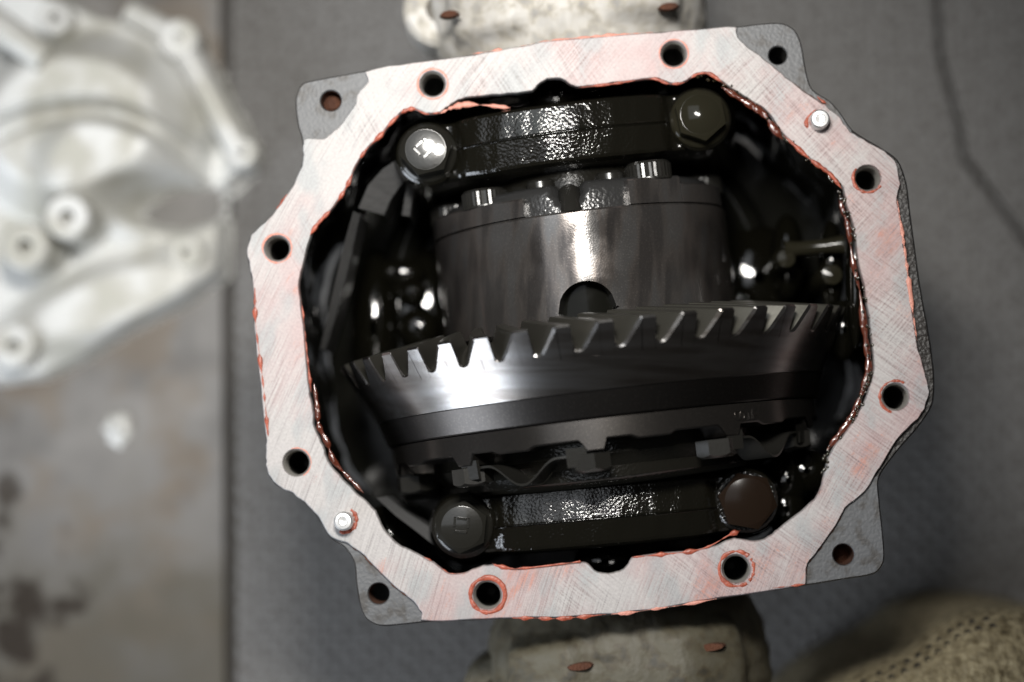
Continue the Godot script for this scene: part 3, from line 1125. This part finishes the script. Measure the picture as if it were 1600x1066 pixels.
	# knurled socket screws holding the two halves, low screws between them
	for k in 6:
		var th: float = [-0.78, 0.60, -1.6, 1.62, 2.6, -2.6][k]
		var seat: float = [208.0, 217.0, 210.0, 208.0, 210.0, 210.0][k]
		mb = MB.new()
		var fr := Transform3D(AX.basis, at(196, th, seat))
		for i in 60:
			var a := TAU * i / 60.0
			var b := TAU * (i + 1) / 60.0
			var q0 := 34.0 + (0.9 if i % 2 else 0.0)
			var q1 := 34.0 + (0.0 if i % 2 else 0.9)
			var p0 := Vector3(sin(a), 0, cos(a))
			var p1 := Vector3(sin(b), 0, cos(b))
			mb.flat_quad(fr * (p0 * q0 * U + Vector3(0, 1, 0) * U), fr * (p1 * q1 * U + Vector3(0, 1, 0) * U), fr * (p1 * q1 * U + Vector3(0, 23, 0) * U), fr * (p0 * q0 * U + Vector3(0, 23, 0) * U), fr.basis * (p0 + p1))
		mb.lathe(prof([37, -2, 37, 1.5, 34, 2]), fr, 40)
		mb.lathe(prof([34.5, 23, 31, 27, 19, 27, 18, 12, 0.01, 12]), fr, 40)
		part("socket_screw", mb, M.bolt_steel, t)
	for th in [-0.30, 0.30]:
		mb = MB.new()
		mb.lathe(prof([22, -12, 22, 10, 18, 14, 0.01, 14]), Transform3D(AX.basis, at(176, th, 222)), 24)
		part("case_stud", mb, M.bolt_steel, t)
	mb = MB.new()
	mb.lathe(prof([17, -40, 17, 6, 13, 11, 0.01, 12]), Transform3D(AX.basis * Basis(Vector3.RIGHT, -0.5), at(196, -0.055, 205)), 28, 0, TAU, 40)
	part("lock_pin", mb, M.bolt_steel, t)

	# flange under the gear with its notches
	mb = MB.new()
	n = 360
	var skirt := []
	for i in n:
		var th := TAU * i / n
		var ph := fposmod(th + 0.087, TAU / 10.0) - TAU / 20.0          # screws at the middle of each tongue
		var dep := 16.0 * smoothstep(0.26, 0.275, absf(ph - 0.03)) + 5.0 * smoothstep(0.10, 0.07, absf(ph + 0.02))
		skirt.append(-161.0 - dep)
	for ring in 3:
		for i in n:
			var j := (i + 1) % n
			var a := TAU * i / n
			var b := TAU * (i + 1) / n
			var na := AX.basis * Vector3(sin(a), 0, cos(a))
			var nb := AX.basis * Vector3(sin(b), 0, cos(b))
			var dn := -AX.basis.y
			if ring == 0:
				mb.quad(at(332, a, -132.5), at(332, b, -132.5), at(331, b, skirt[j] + 2.0), at(331, a, skirt[i] + 2.0), na, nb, nb, na)
			elif ring == 1:
				mb.quad(at(331, a, skirt[i] + 2.0), at(331, b, skirt[j] + 2.0), at(328, b, skirt[j]), at(328, a, skirt[i]), (na + dn).normalized(), (nb + dn).normalized(), (nb + dn).normalized(), (na + dn).normalized())
			else:
				mb.flat_quad(at(328, a, skirt[i]), at(328, b, skirt[j]), at(262, b, skirt[j]), at(262, a, skirt[i]), dn)
	part("notched_flange", mb, M.flange_steel, t).set_meta("label", "flange below the gear with notches and faint stamped figures")
	mb = MB.new()
	mb.lathe(prof([276, -150, 276, -182, 258, -200, 258, -216, 250, -222, 160, -230, 150, -300]), AX, 96)
	part("case_foot", mb, M.oily_iron, t)
	for k in 10:
		var th := -0.087 + TAU / 10.0 * k
		mb = MB.new()
		var fr := Transform3D(AX.basis * Basis(Vector3.UP, 0.4 * k + 0.2), at(303, th, -180)) * Transform3D(Basis(Vector3.RIGHT, PI), Vector3.ZERO)
		hex_head(mb, fr, 30.0 * U, 26.0 * U, 22.0 * U)
		part("gear_screw", mb, M.bolt_steel, t)
	# lock plates: a sheet strip dips between the two screws of each pair
	for k in 5:
		var c := -0.087 + TAU / 10.0 * (2 * k - 0.5) 
		for edge in 1:
			mb = MB.new()
			rows = []
			for side in 4:
				var line := PackedVector3Array()
				for i in 41:
					var f := i / 40.0 * 2.0 - 1.0
					var th: float = c + f * 0.215
					var dip := 32.0 * (0.5 + 0.5 * cos(clampf(f * 1.25, -1.0, 1.0) * PI))
					var rr: float = [322.0, 322.0, 268.0, 268.0][side]
					line.append(at(rr, th, -181.0 - dip + [1.7, -1.7, -1.7, 1.7][side]))
				rows.append(line)
			for side in 4:
				mb.sheet([rows[side], rows[(side + 1) % 4]])
			# tabs bent up beside the screw heads
			for e in [-1.0, 1.0]:
				var th: float = c + e * 0.314 * 0.5 + e * 0.105
				mb.flat_quad(at(328, th - 0.045, -170), at(328, th + 0.045, -170), at(326, th + 0.045, -197), at(326, th - 0.045, -197), at(400, th, -190) - at(300, th, -190))
				mb.flat_quad(at(322, th - 0.045, -170), at(322, th + 0.045, -170), at(320, th + 0.045, -197), at(320, th - 0.045, -197), at(400, th, -190) - at(300, th, -190))
				mb.flat_quad(at(326, th - 0.045, -197), at(326, th + 0.045, -197), at(320, th + 0.045, -197), at(320, th - 0.045, -197), -AX.basis.y)
			part("lock_plate", mb, M.bolt_steel, t)
	# faint figures stamped in the flange, at the right
	var text := TextMesh.new()
	var font := SystemFont.new()
	font.font_names = PackedStringArray(["Droid Sans Mono"])
	text.font = font
	text.text = "C01F"
	text.font_size = 16
	text.pixel_size = 0.00034
	text.depth = 0.00025
	var tx := MeshInstance3D.new()
	tx.name = "stamped_figures"
	tx.mesh = text
	tx.material_override = M.gear_steel
	t.add_child(tx)
	var th0 := 0.66
	tx.transform = Transform3D(AX.basis * Basis(Vector3(cos(th0), 0, -sin(th0)), Vector3(0, 1, 0), Vector3(sin(th0), 0, cos(th0))), at(332.2, th0, -150) - O)


# a hexagon head standing on local y, with the usual round chamfer on top
func hex_head(mb: MB, fr: Transform3D, r: float, h: float, flat_r: float, dome := 0.02) -> void:
	var n := 48
	var y := Vector3.UP
	for i in n:
		var a := TAU * i / n
		var b := TAU * (i + 1) / n
		var pts := []
		for w in [a, b]:
			var ph := fposmod(w, TAU / 6.0) - TAU / 12.0
			var q := r * cos(TAU / 12.0) / cos(ph)
			pts.append([Vector3(sin(w), 0, cos(w)) * q, h - (q - r * cos(TAU / 12.0)) * 0.7 - r * 0.07])
		var seg := floorf(i / 8.0)
		var mid := (seg + 0.5) * TAU / 6.0
		var fn := fr.basis * Vector3(sin(mid), 0, cos(mid))
		var p0: Vector3 = pts[0][0]
		var p1: Vector3 = pts[1][0]
		var h0: float = pts[0][1]
		var h1: float = pts[1][1]
		mb.quad(fr * p0, fr * p1, fr * (p1 + y * h1), fr * (p0 + y * h0), fn, fn, fn, fn)
		var t0 := Vector3(sin(a), 0, cos(a))
		var t1 := Vector3(sin(b), 0, cos(b))
		var up := fr.basis * y
		var s0 := (fr.basis * (t0 * 0.45 + y)).normalized()
		var s1 := (fr.basis * (t1 * 0.45 + y)).normalized()
		mb.quad(fr * (p0 + y * h0), fr * (p1 + y * h1), fr * (t1 * flat_r * 1.04 + y * h), fr * (t0 * flat_r * 1.04 + y * h), s0, s1, s1, s0)
		mb.quad(fr * (t0 * flat_r * 1.04 + y * h), fr * (t1 * flat_r * 1.04 + y * h), fr * (t1 * flat_r + y * h * 1.012), fr * (t0 * flat_r + y * h * 1.012), s0, s1, up, up)
		for ring in 5:
			var f0 := 1.0 - ring / 5.0
			var f1 := 1.0 - (ring + 1) / 5.0
			var tilt := dome * h / flat_r * 2.0
			var e0 := fr * (t0 * flat_r * f0 + y * h * (1.012 + dome * (1.0 - f0 * f0)))
			var e1 := fr * (t1 * flat_r * f0 + y * h * (1.012 + dome * (1.0 - f0 * f0)))
			var g0 := fr * (t0 * flat_r * f1 + y * h * (1.012 + dome * (1.0 - f1 * f1)))
			var g1 := fr * (t1 * flat_r * f1 + y * h * (1.012 + dome * (1.0 - f1 * f1)))
			mb.quad(e0, e1, g1, g0, (fr.basis * (t0 * tilt * f0 + y)).normalized(), (fr.basis * (t1 * tilt * f0 + y)).normalized(), (fr.basis * (t1 * tilt * f1 + y)).normalized(), (fr.basis * (t0 * tilt * f1 + y)).normalized())


# ---------------------------------------------------------------- bearing caps and their bolts

func bearing_cap(label: String, l: Vector3, r: Vector3, apex: float, ridge: float) -> void:
	var c := (l + r) * 0.5
	var t := thing("bearing_cap", label, "bearing cap", c)
	var u := (r - l).normalized()
	var w := u.cross(Vector3.UP) * -1.0
	if w.z > 0:
		w = -w
	var half := (r - l).length() * 0.5
	var mb := MB.new()
	var lump := noise(0.05, 47, 3)
	var sec := [[-0.0150, -0.060], [-0.0148, -0.016], [-0.0140, -0.0062], [-0.0128, -0.0024], [-0.0115, -0.0017], [-0.0008, -0.0003], [-0.0004, 0.0003], [0.0004, 0.0003], [0.0008, -0.0003], [0.0115, -0.0014], [0.0128, -0.0022], [0.0140, -0.0062], [0.0148, -0.016], [0.0150, -0.060]]
	var rows := []
	for s in sec:
		var line := PackedVector3Array()
		for i in 81:
			var x := lerpf(-half, half, i / 80.0)
			var e := absf(x) / half
			var top := lerpf(apex, apex * 0.35, pow(e / 0.72, 2.0)) if e < 0.72 else lerpf(apex * 0.35, 0.0, smoothstep(0.72, 0.80, e))
			top += 0.0004 * lump.get_noise_2d(x * 2000.0, s[0] * 2000.0)
			line.append(c + u * x + w * (s[0] + ridge * float(absf(s[0]) < 0.001)) * (1.0 - 0.05 * smoothstep(0.6, 0.8, e)) + Vector3.UP * (top + s[1]))
		rows.append(line)
	for k in sec.size() - 1:
		if k in [1, 5, 7, 11]:
			continue
		mb.sheet([rows[k], rows[k + 1]], false, false, true)
	for k in [1, 11]:
		mb.sheet([rows[k], rows[k + 1]], false, false, true)
	mb.sheet([rows[5], rows[6], rows[7], rows[8]], false, false, true)
	part("cap_arch", mb, M.cap_iron, t)
	for e in [l, r]:
		mb = MB.new()
		mb.lathe([Vector2(0.0001, 0.0004), Vector2(0.0128, 0.0004), Vector2(0.0140, -0.0006), Vector2(0.0147, -0.003), Vector2(0.0152, -0.018)], Transform3D(Basis(), e), 40)
		part("bolt_pad", mb, M.cap_iron, t)


func cap_bolt(label: String, at_: Vector3, turn: float, m: Material, washer: bool, kind: int) -> void:
	var t := thing("hex_bolt", label, "bolt", at_, "bearing cap bolts")
	t.rotation.y = turn
	var mb := MB.new()
	var wr := 0.0130 if washer else 0.0105
	var hr := 0.0116 if washer else 0.0129
	mb.lathe([Vector2(wr, -0.0005), Vector2(wr, 0.0009), Vector2(wr - 0.0006, 0.0016), Vector2(wr - 0.0022, 0.0026), Vector2(0.009, 0.0032)], Transform3D(), 48, 0, TAU, 25)
	part("bolt_flange", mb, m, t, true)
	mb = MB.new()
	hex_head(mb, Transform3D(Basis(), Vector3(0, 0.0015, 0)), hr, 0.0105, hr * 0.76, 0.05 if kind else (0.22 if m == M.bolt_oily else 0.08))
	part("bolt_head", mb, m, t, true)
	if kind > 0:
		# raised forging mark: an open box with a stroke under it
		mb = MB.new()
		var top := 0.0015 + 0.0105 * 1.04
		for b in ([[-0.0022, -0.0012, 0.0004, 0.0022], [0.0018, -0.0012, 0.0004, 0.0022], [-0.0002, -0.0024, 0.0024, 0.0003], [-0.0002, 0.0014, 0.0034, 0.0003]] if kind == 1 else [[-0.0012, -0.0010, 0.0004, 0.0018], [0.0008, -0.0006, 0.0004, 0.0022], [-0.0002, -0.0026, 0.0015, 0.0004], [0.0028, 0.0002, 0.0003, 0.0024], [-0.0026, 0.0012, 0.0008, 0.0004]]):
			var cc := Vector3(b[0] * 1.5, top, b[1] * 1.5)
			var ex := Vector3(b[2] * 0.75 if b[2] > 0.0009 else 0.00045, 0, 0)
			var ez := Vector3(0, 0, b[3] * 0.75 + 0.0003)
			var hh := Vector3(0, 0.0006, 0)
			mb.flat_quad(cc - ex - ez + hh, cc + ex - ez + hh, cc + ex + ez + hh, cc - ex + ez + hh, Vector3.UP)
			for q in [[-ex - ez, ex - ez], [ex - ez, ex + ez], [ex + ez, -ex + ez], [-ex + ez, -ex - ez]]:
				mb.flat_quad(cc + q[0] + hh, cc + q[1] + hh, cc + q[1] * 1.4 - hh, cc + q[0] * 1.4 - hh, q[0] + q[1] + Vector3.UP * 0.0005)
		part("forging_mark", mb, m, t, true)


func dowel(label: String, at_: Vector3) -> void:
	var t := thing("dowel_pin", label, "dowel pin", at_, "dowel pins in the flange")
	var mb := MB.new()
	mb.lathe([Vector2(0.0042, -0.002), Vector2(0.0042, 0.0068), Vector2(0.0034, 0.0080), Vector2(0.0022, 0.0081), Vector2(0.0018, 0.0074), Vector2(0.00001, 0.0072)], Transform3D(), 32)
	part("pin", mb, M.zinc, t, true)


# ---------------------------------------------------------------- round about

func floor_and_things() -> void:
	var mb := MB.new()
	mb.flat_quad(Vector3(-4, -0.012, -4), Vector3(4, -0.012, -4), Vector3(4, -0.012, 4), Vector3(-4, -0.012, 4), Vector3.UP)
	structure("ground", mb, M.gap_dirt)
	var a := P2(345, 0, -HF)
	var b := P2(352, 1066, -HF)
	var dirn := (b - a).normalized()
	var p := a - dirn * 3000.0
	var q := b + dirn * 3000.0
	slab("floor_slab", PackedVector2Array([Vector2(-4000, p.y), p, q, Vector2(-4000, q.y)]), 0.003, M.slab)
	var gap := Vector2(6.5, 0)
	var crack := PackedVector2Array()
	for c in [[1440, -160], [1458, 0], [1463, 90], [1490, 190], [1500, 250], [1545, 310], [1600, 385], [1700, 470], [1900, 560]]:
		crack.append(P2(c[0], c[1], -HF))
	var right := PackedVector2Array([p + gap])
	right.append(Vector2(crack[0].x - 200, p.y))
	for c in crack:
		right.append(c)
	right.append(Vector2(4000, crack[crack.size() - 1].y + 300))
	right.append(Vector2(4000, q.y))
	right.append(q + gap)
	slab("pavement", right, 0.0, M.mat_floor)
	var far := PackedVector2Array([Vector2(crack[0].x - 196, p.y)])
	for c in crack:
		far.append(c + Vector2(4.0, -2.0))
	far.append(Vector2(4000, crack[crack.size() - 1].y + 296))
	far.append(Vector2(4000, p.y))
	slab("pavement_edge", far, 0.0, M.mat_floor)

	cover()
	shoe()

	# a pale chip lying on the slab
	mb = MB.new()
	var at_ := P(187, 672, -HF)
	var rows := []
	var lump := noise(0.6, 57, 2)
	for k in 6:
		var f := k / 5.0
		var line := PackedVector3Array()
		for s in 20:
			var w := TAU * s / 20.0
			var r := (1.0 - f * f) * (1.0 + 0.4 * lump.get_noise_2d(s * 2.0, 3.0))
			line.append(Vector3(sin(w) * r * 0.0075, 0.0035 + f * 0.004, cos(w) * r * 0.0095))
		rows.append(line)
	mb.sheet(rows, true, false, false)
	var chip := thing("metal_chip", "small pale chip lying alone on the stained slab", "chip", Vector3(at_.x, 0.0, at_.z))
	part("chip_body", mb, M.aluminium, chip, true)


func slab(called: String, poly: PackedVector2Array, y: float, m: Material) -> void:
	var mb := MB.new()
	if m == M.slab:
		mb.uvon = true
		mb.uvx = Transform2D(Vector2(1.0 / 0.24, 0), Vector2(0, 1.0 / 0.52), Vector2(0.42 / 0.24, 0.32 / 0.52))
	mb.cap(poly, y)
	var k := poly.size()
	for i in k:
		var s := poly[i] * 0.001
		var e := poly[(i + 1) % k] * 0.001
		mb.flat_quad(Vector3(s.x, y, s.y), Vector3(e.x, y, e.y), Vector3(e.x, -0.012, e.y), Vector3(s.x, -0.012, s.y), Vector3(e.y - s.y, 0, s.x - e.x))
	structure(called, mb, m)


# the removed cover: a cast light-alloy dome with bolt bosses, lying at the left
func cover() -> void:
	var base := P(170, 290, -HF)
	base.y = 0.0
	var t := thing("differential_cover", "pale cast aluminium cover with bolt bosses lying on the floor at left", "cover", base)
	var out := PackedVector2Array()
	for c in [[-90, -60], [20, -30], [90, -10], [150, 18], [240, 32], [285, 30], [312, 60], [350, 145], [392, 222], [396, 255], [365, 280], [347, 300], [345, 425], [292, 468], [205, 510], [130, 560], [60, 592], [-20, 600], [-90, 590]]:
		out.append(P2(c[0], c[1], -HF + 0.02))
	var lo := Vector2(1e9, 1e9)
	var hi := -lo
	for p in out:
		lo = lo.min(p)
		hi = hi.max(p)
	var step := 2.2
	var nx := int((hi.x - lo.x) / step) + 2
	var nz := int((hi.y - lo.y) / step) + 2
	var hgt := []
	for j in nz:
		var line := PackedFloat32Array()
		for i in nx:
			line.append(cover_height(lo + Vector2(i, j) * step, out))
		hgt.append(line)
	var mb := MB.new()
	for j in nz - 1:
		for i in nx - 1:
			var hs := [hgt[j][i], hgt[j][i + 1], hgt[j + 1][i + 1], hgt[j + 1][i]]
			if hs.max() <= 0.0:
				continue
			var ps := []
			var ns := []
			for q in [[i, j], [i + 1, j], [i + 1, j + 1], [i, j + 1]]:
				var x: int = q[0]
				var z: int = q[1]
				var w := (lo + Vector2(x, z) * step) * 0.001
				ps.append(Vector3(w.x, hgt[z][x], w.y))
				var gx: float = hgt[z][mini(x + 1, nx - 1)] - hgt[z][maxi(x - 1, 0)]
				var gz: float = hgt[mini(z + 1, nz - 1)][x] - hgt[maxi(z - 1, 0)][x]
				ns.append(Vector3(-gx, 2.0 * step * 0.001, -gz).normalized())
			mb.quad(ps[0], ps[1], ps[2], ps[3], ns[0], ns[1], ns[2], ns[3])
	part("cover_shell", mb, M.aluminium, t)
	for b in [[85, 28, 30, 0.034], [278, 60, 36, 0.034], [378, 238, 26, 0.032], [104, 338, 40, 0.066], [38, 384, 42, 0.064], [20, 540, 40, 0.036], [290, 395, 30, 0.034]]:
		mb = MB.new()
		var p := P(b[0], b[1], -HF + b[3])
		var r: float = b[2] * S * 1.12
		mb.lathe([Vector2(0.0001, -0.014), Vector2(r * 0.26, -0.014), Vector2(r * 0.28, -0.001), Vector2(r * 0.36, 0.0), Vector2(r * 0.86, 0.0), Vector2(r, -0.002), Vector2(r * 1.06, -b[3])], Transform3D(Basis(), p), 32)
		part("bolt_boss", mb, M.aluminium, t)
	for rb in [[278, 62, 376, 238, 0.0075, 0.026], [-30, 20, 72, 92, 0.0085, 0.05], [200, 18, 278, 60, 0.007, 0.024]]:
		mb = MB.new()
		var path := []
		var rad := []
		for k in 9:
			path.append(P(lerpf(rb[0], rb[2], k / 8.0), lerpf(rb[1], rb[3], k / 8.0), -HF + rb[5]))
			rad.append(rb[4])
		mb.tube(path, rad, 14)
		part("cover_rib", mb, M.aluminium, t)


func cover_height(p: Vector2, out: PackedVector2Array) -> float:      # millimetres in, metres out
	var inside := Geometry2D.is_point_in_polygon(p, out)
	var d := 1e9
	for i in out.size():
		d = minf(d, p.distance_to(Geometry2D.get_closest_point_to_segment(p, out[i], out[(i + 1) % out.size()])))
	if not inside:
		d = -d
	if d < -1.0:
		return 0.0
	var h := 0.018 * smoothstep(-1.0, 2.5, d)
	var c1 := P2(110, 190, -HF + 0.05)
	var e1 := (p - c1) / Vector2(70, 56)
	h += 0.030 * smoothstep(1.06, 0.62, e1.length())
	# stepped lower face of the dome, behind a groove
	var g := P2(110, 430, -HF + 0.05)
	var ring := (p - g).length()
	h -= 0.018 * smoothstep(8.0, 2.0, absf(ring - 92.0)) * smoothstep(1.15, 0.8, e1.length())
	var e2 := (p - P2(180, 262, -HF + 0.05)) / Vector2(46, 36)
	h += 0.010 * smoothstep(1.1, 0.7, e2.length())
	# valley to the right and below it, then the lower wing
	var e3 := (p - P2(255, 315, -HF + 0.03)) / Vector2(32, 15).rotated(0.0)
	h -= 0.034 * smoothstep(1.2, 0.4, e3.rotated(0.5).length())
	h -= 0.012 * smoothstep(10.0, 3.0, p.distance_to(Geometry2D.get_closest_point_to_segment(p, P2(335, 215, -HF + 0.03), P2(318, 320, -HF + 0.03))))
	var wing := P2(170, 470, -HF + 0.03)
	h += 0.014 * smoothstep(1.1, 0.5, ((p - wing).rotated(0.35) / Vector2(75, 24)).length())
	return maxf(h, 0.0)


# toe of a cloth shoe at the lower right corner
func shoe() -> void:
	var h0 := -0.085
	var base := P(1560, 1110, h0)
	var t := thing("shoe", "tan cloth shoe toe with rows of small dark holes at lower right", "shoe", Vector3(base.x, 0.0, base.z))
	var out := smooth_loop([1270,1100, 1310,1066, 1360,1040, 1405,1020, 1440,996, 1475,970, 1510,957, 1565,950, 1640,953, 1740,985, 1800,1080, 1790,1220, 1600,1300, 1400,1290, 1270,1200, 1245,1130], h0, 6)
	var c := P2(1560, 1120, h0)
	var rows := []
	var wrinkle := noise(0.05, 67, 3)
	var levels := [[0.98, -HF + 0.002], [0.99, -0.12], [1.0, -0.085], [0.96, -0.073], [0.88, -0.062], [0.74, -0.053], [0.5, -0.046], [0.25, -0.041], [0.01, -0.040]]
	for l in levels:
		var line := PackedVector3Array()
		for p in out:
			var q: Vector2 = c + (p - c) * l[0]
			line.append(Vector3(q.x * 0.001, HF + l[1] + 0.0018 * wrinkle.get_noise_2d(q.x, q.y) * float(l[0] < 0.99), q.y * 0.001))
		rows.append(line)
	var mb := MB.new()
	mb.sheet(rows, true)
	part("shoe_upper", mb, M.shoe_cloth, t)
	var k := 0
	for lane in 3:
		for i in 12:
			var idx := (5 + i * 3) % out.size()
			var f := 0.93 - 0.055 * lane
			var q := c + (out[idx].lerp(out[(idx + 1) % out.size()], 0.5 * (lane % 2)) - c) * f
			var y := lerpf(-0.073, -0.062, clampf((0.96 - f) / 0.08, 0.0, 1.0)) + 0.0018
			mb = MB.new()
			mb.lathe([Vector2(0.0016, 0.0), Vector2(0.0011, -0.0012), Vector2(0.0001, -0.0014)], Transform3D(Basis(), Vector3(q.x * 0.001, HF + y, q.y * 0.001)), 12)
			part("vent_hole", mb, M.shoe_hole, t)
			k += 1


func _ready() -> void:
	rng.seed = 20240611
	stage()
	materials()
	floor_and_things()
	housing()
	carrier_frame()
	ring_gear()
	carrier()
	var tl := P(668, 240, -0.004)
	var tr := P(1093, 186, -0.004)
	var bl := P(724, 823, -0.004)
	var br := P(1166, 783, -0.004)
	bearing_cap("wet black bearing cap at the top of the cavity, above the differential case", tl, tr, 0.0135, 0.0)
	bearing_cap("wet black bearing cap at the bottom of the cavity, below the ring gear", bl, br, 0.010, -0.0018)
	cap_bolt("flanged hex bolt with raised slanted mark, left end of the upper bearing cap", tl, 0.75, M.head_steel, true, 1)
	cap_bolt("smooth bolt head under yellowish oil, right end of the upper bearing cap", tr, 0.2, M.bolt_oily, true, 0)
	cap_bolt("flanged hex bolt with raised box mark, left end of the lower bearing cap", bl, -0.1, M.head_steel, true, 1)
	cap_bolt("brown stained hex bolt without mark, right end of the lower bearing cap", br, 0.35, M.bolt_brown, false, 0)
	dowel("bright steel dowel pin near the upper right ear of the flange", P(1279, 190, 0.0))
	dowel("bright steel dowel pin with red paste near the lower left ear", P(539, 814, 0.0))
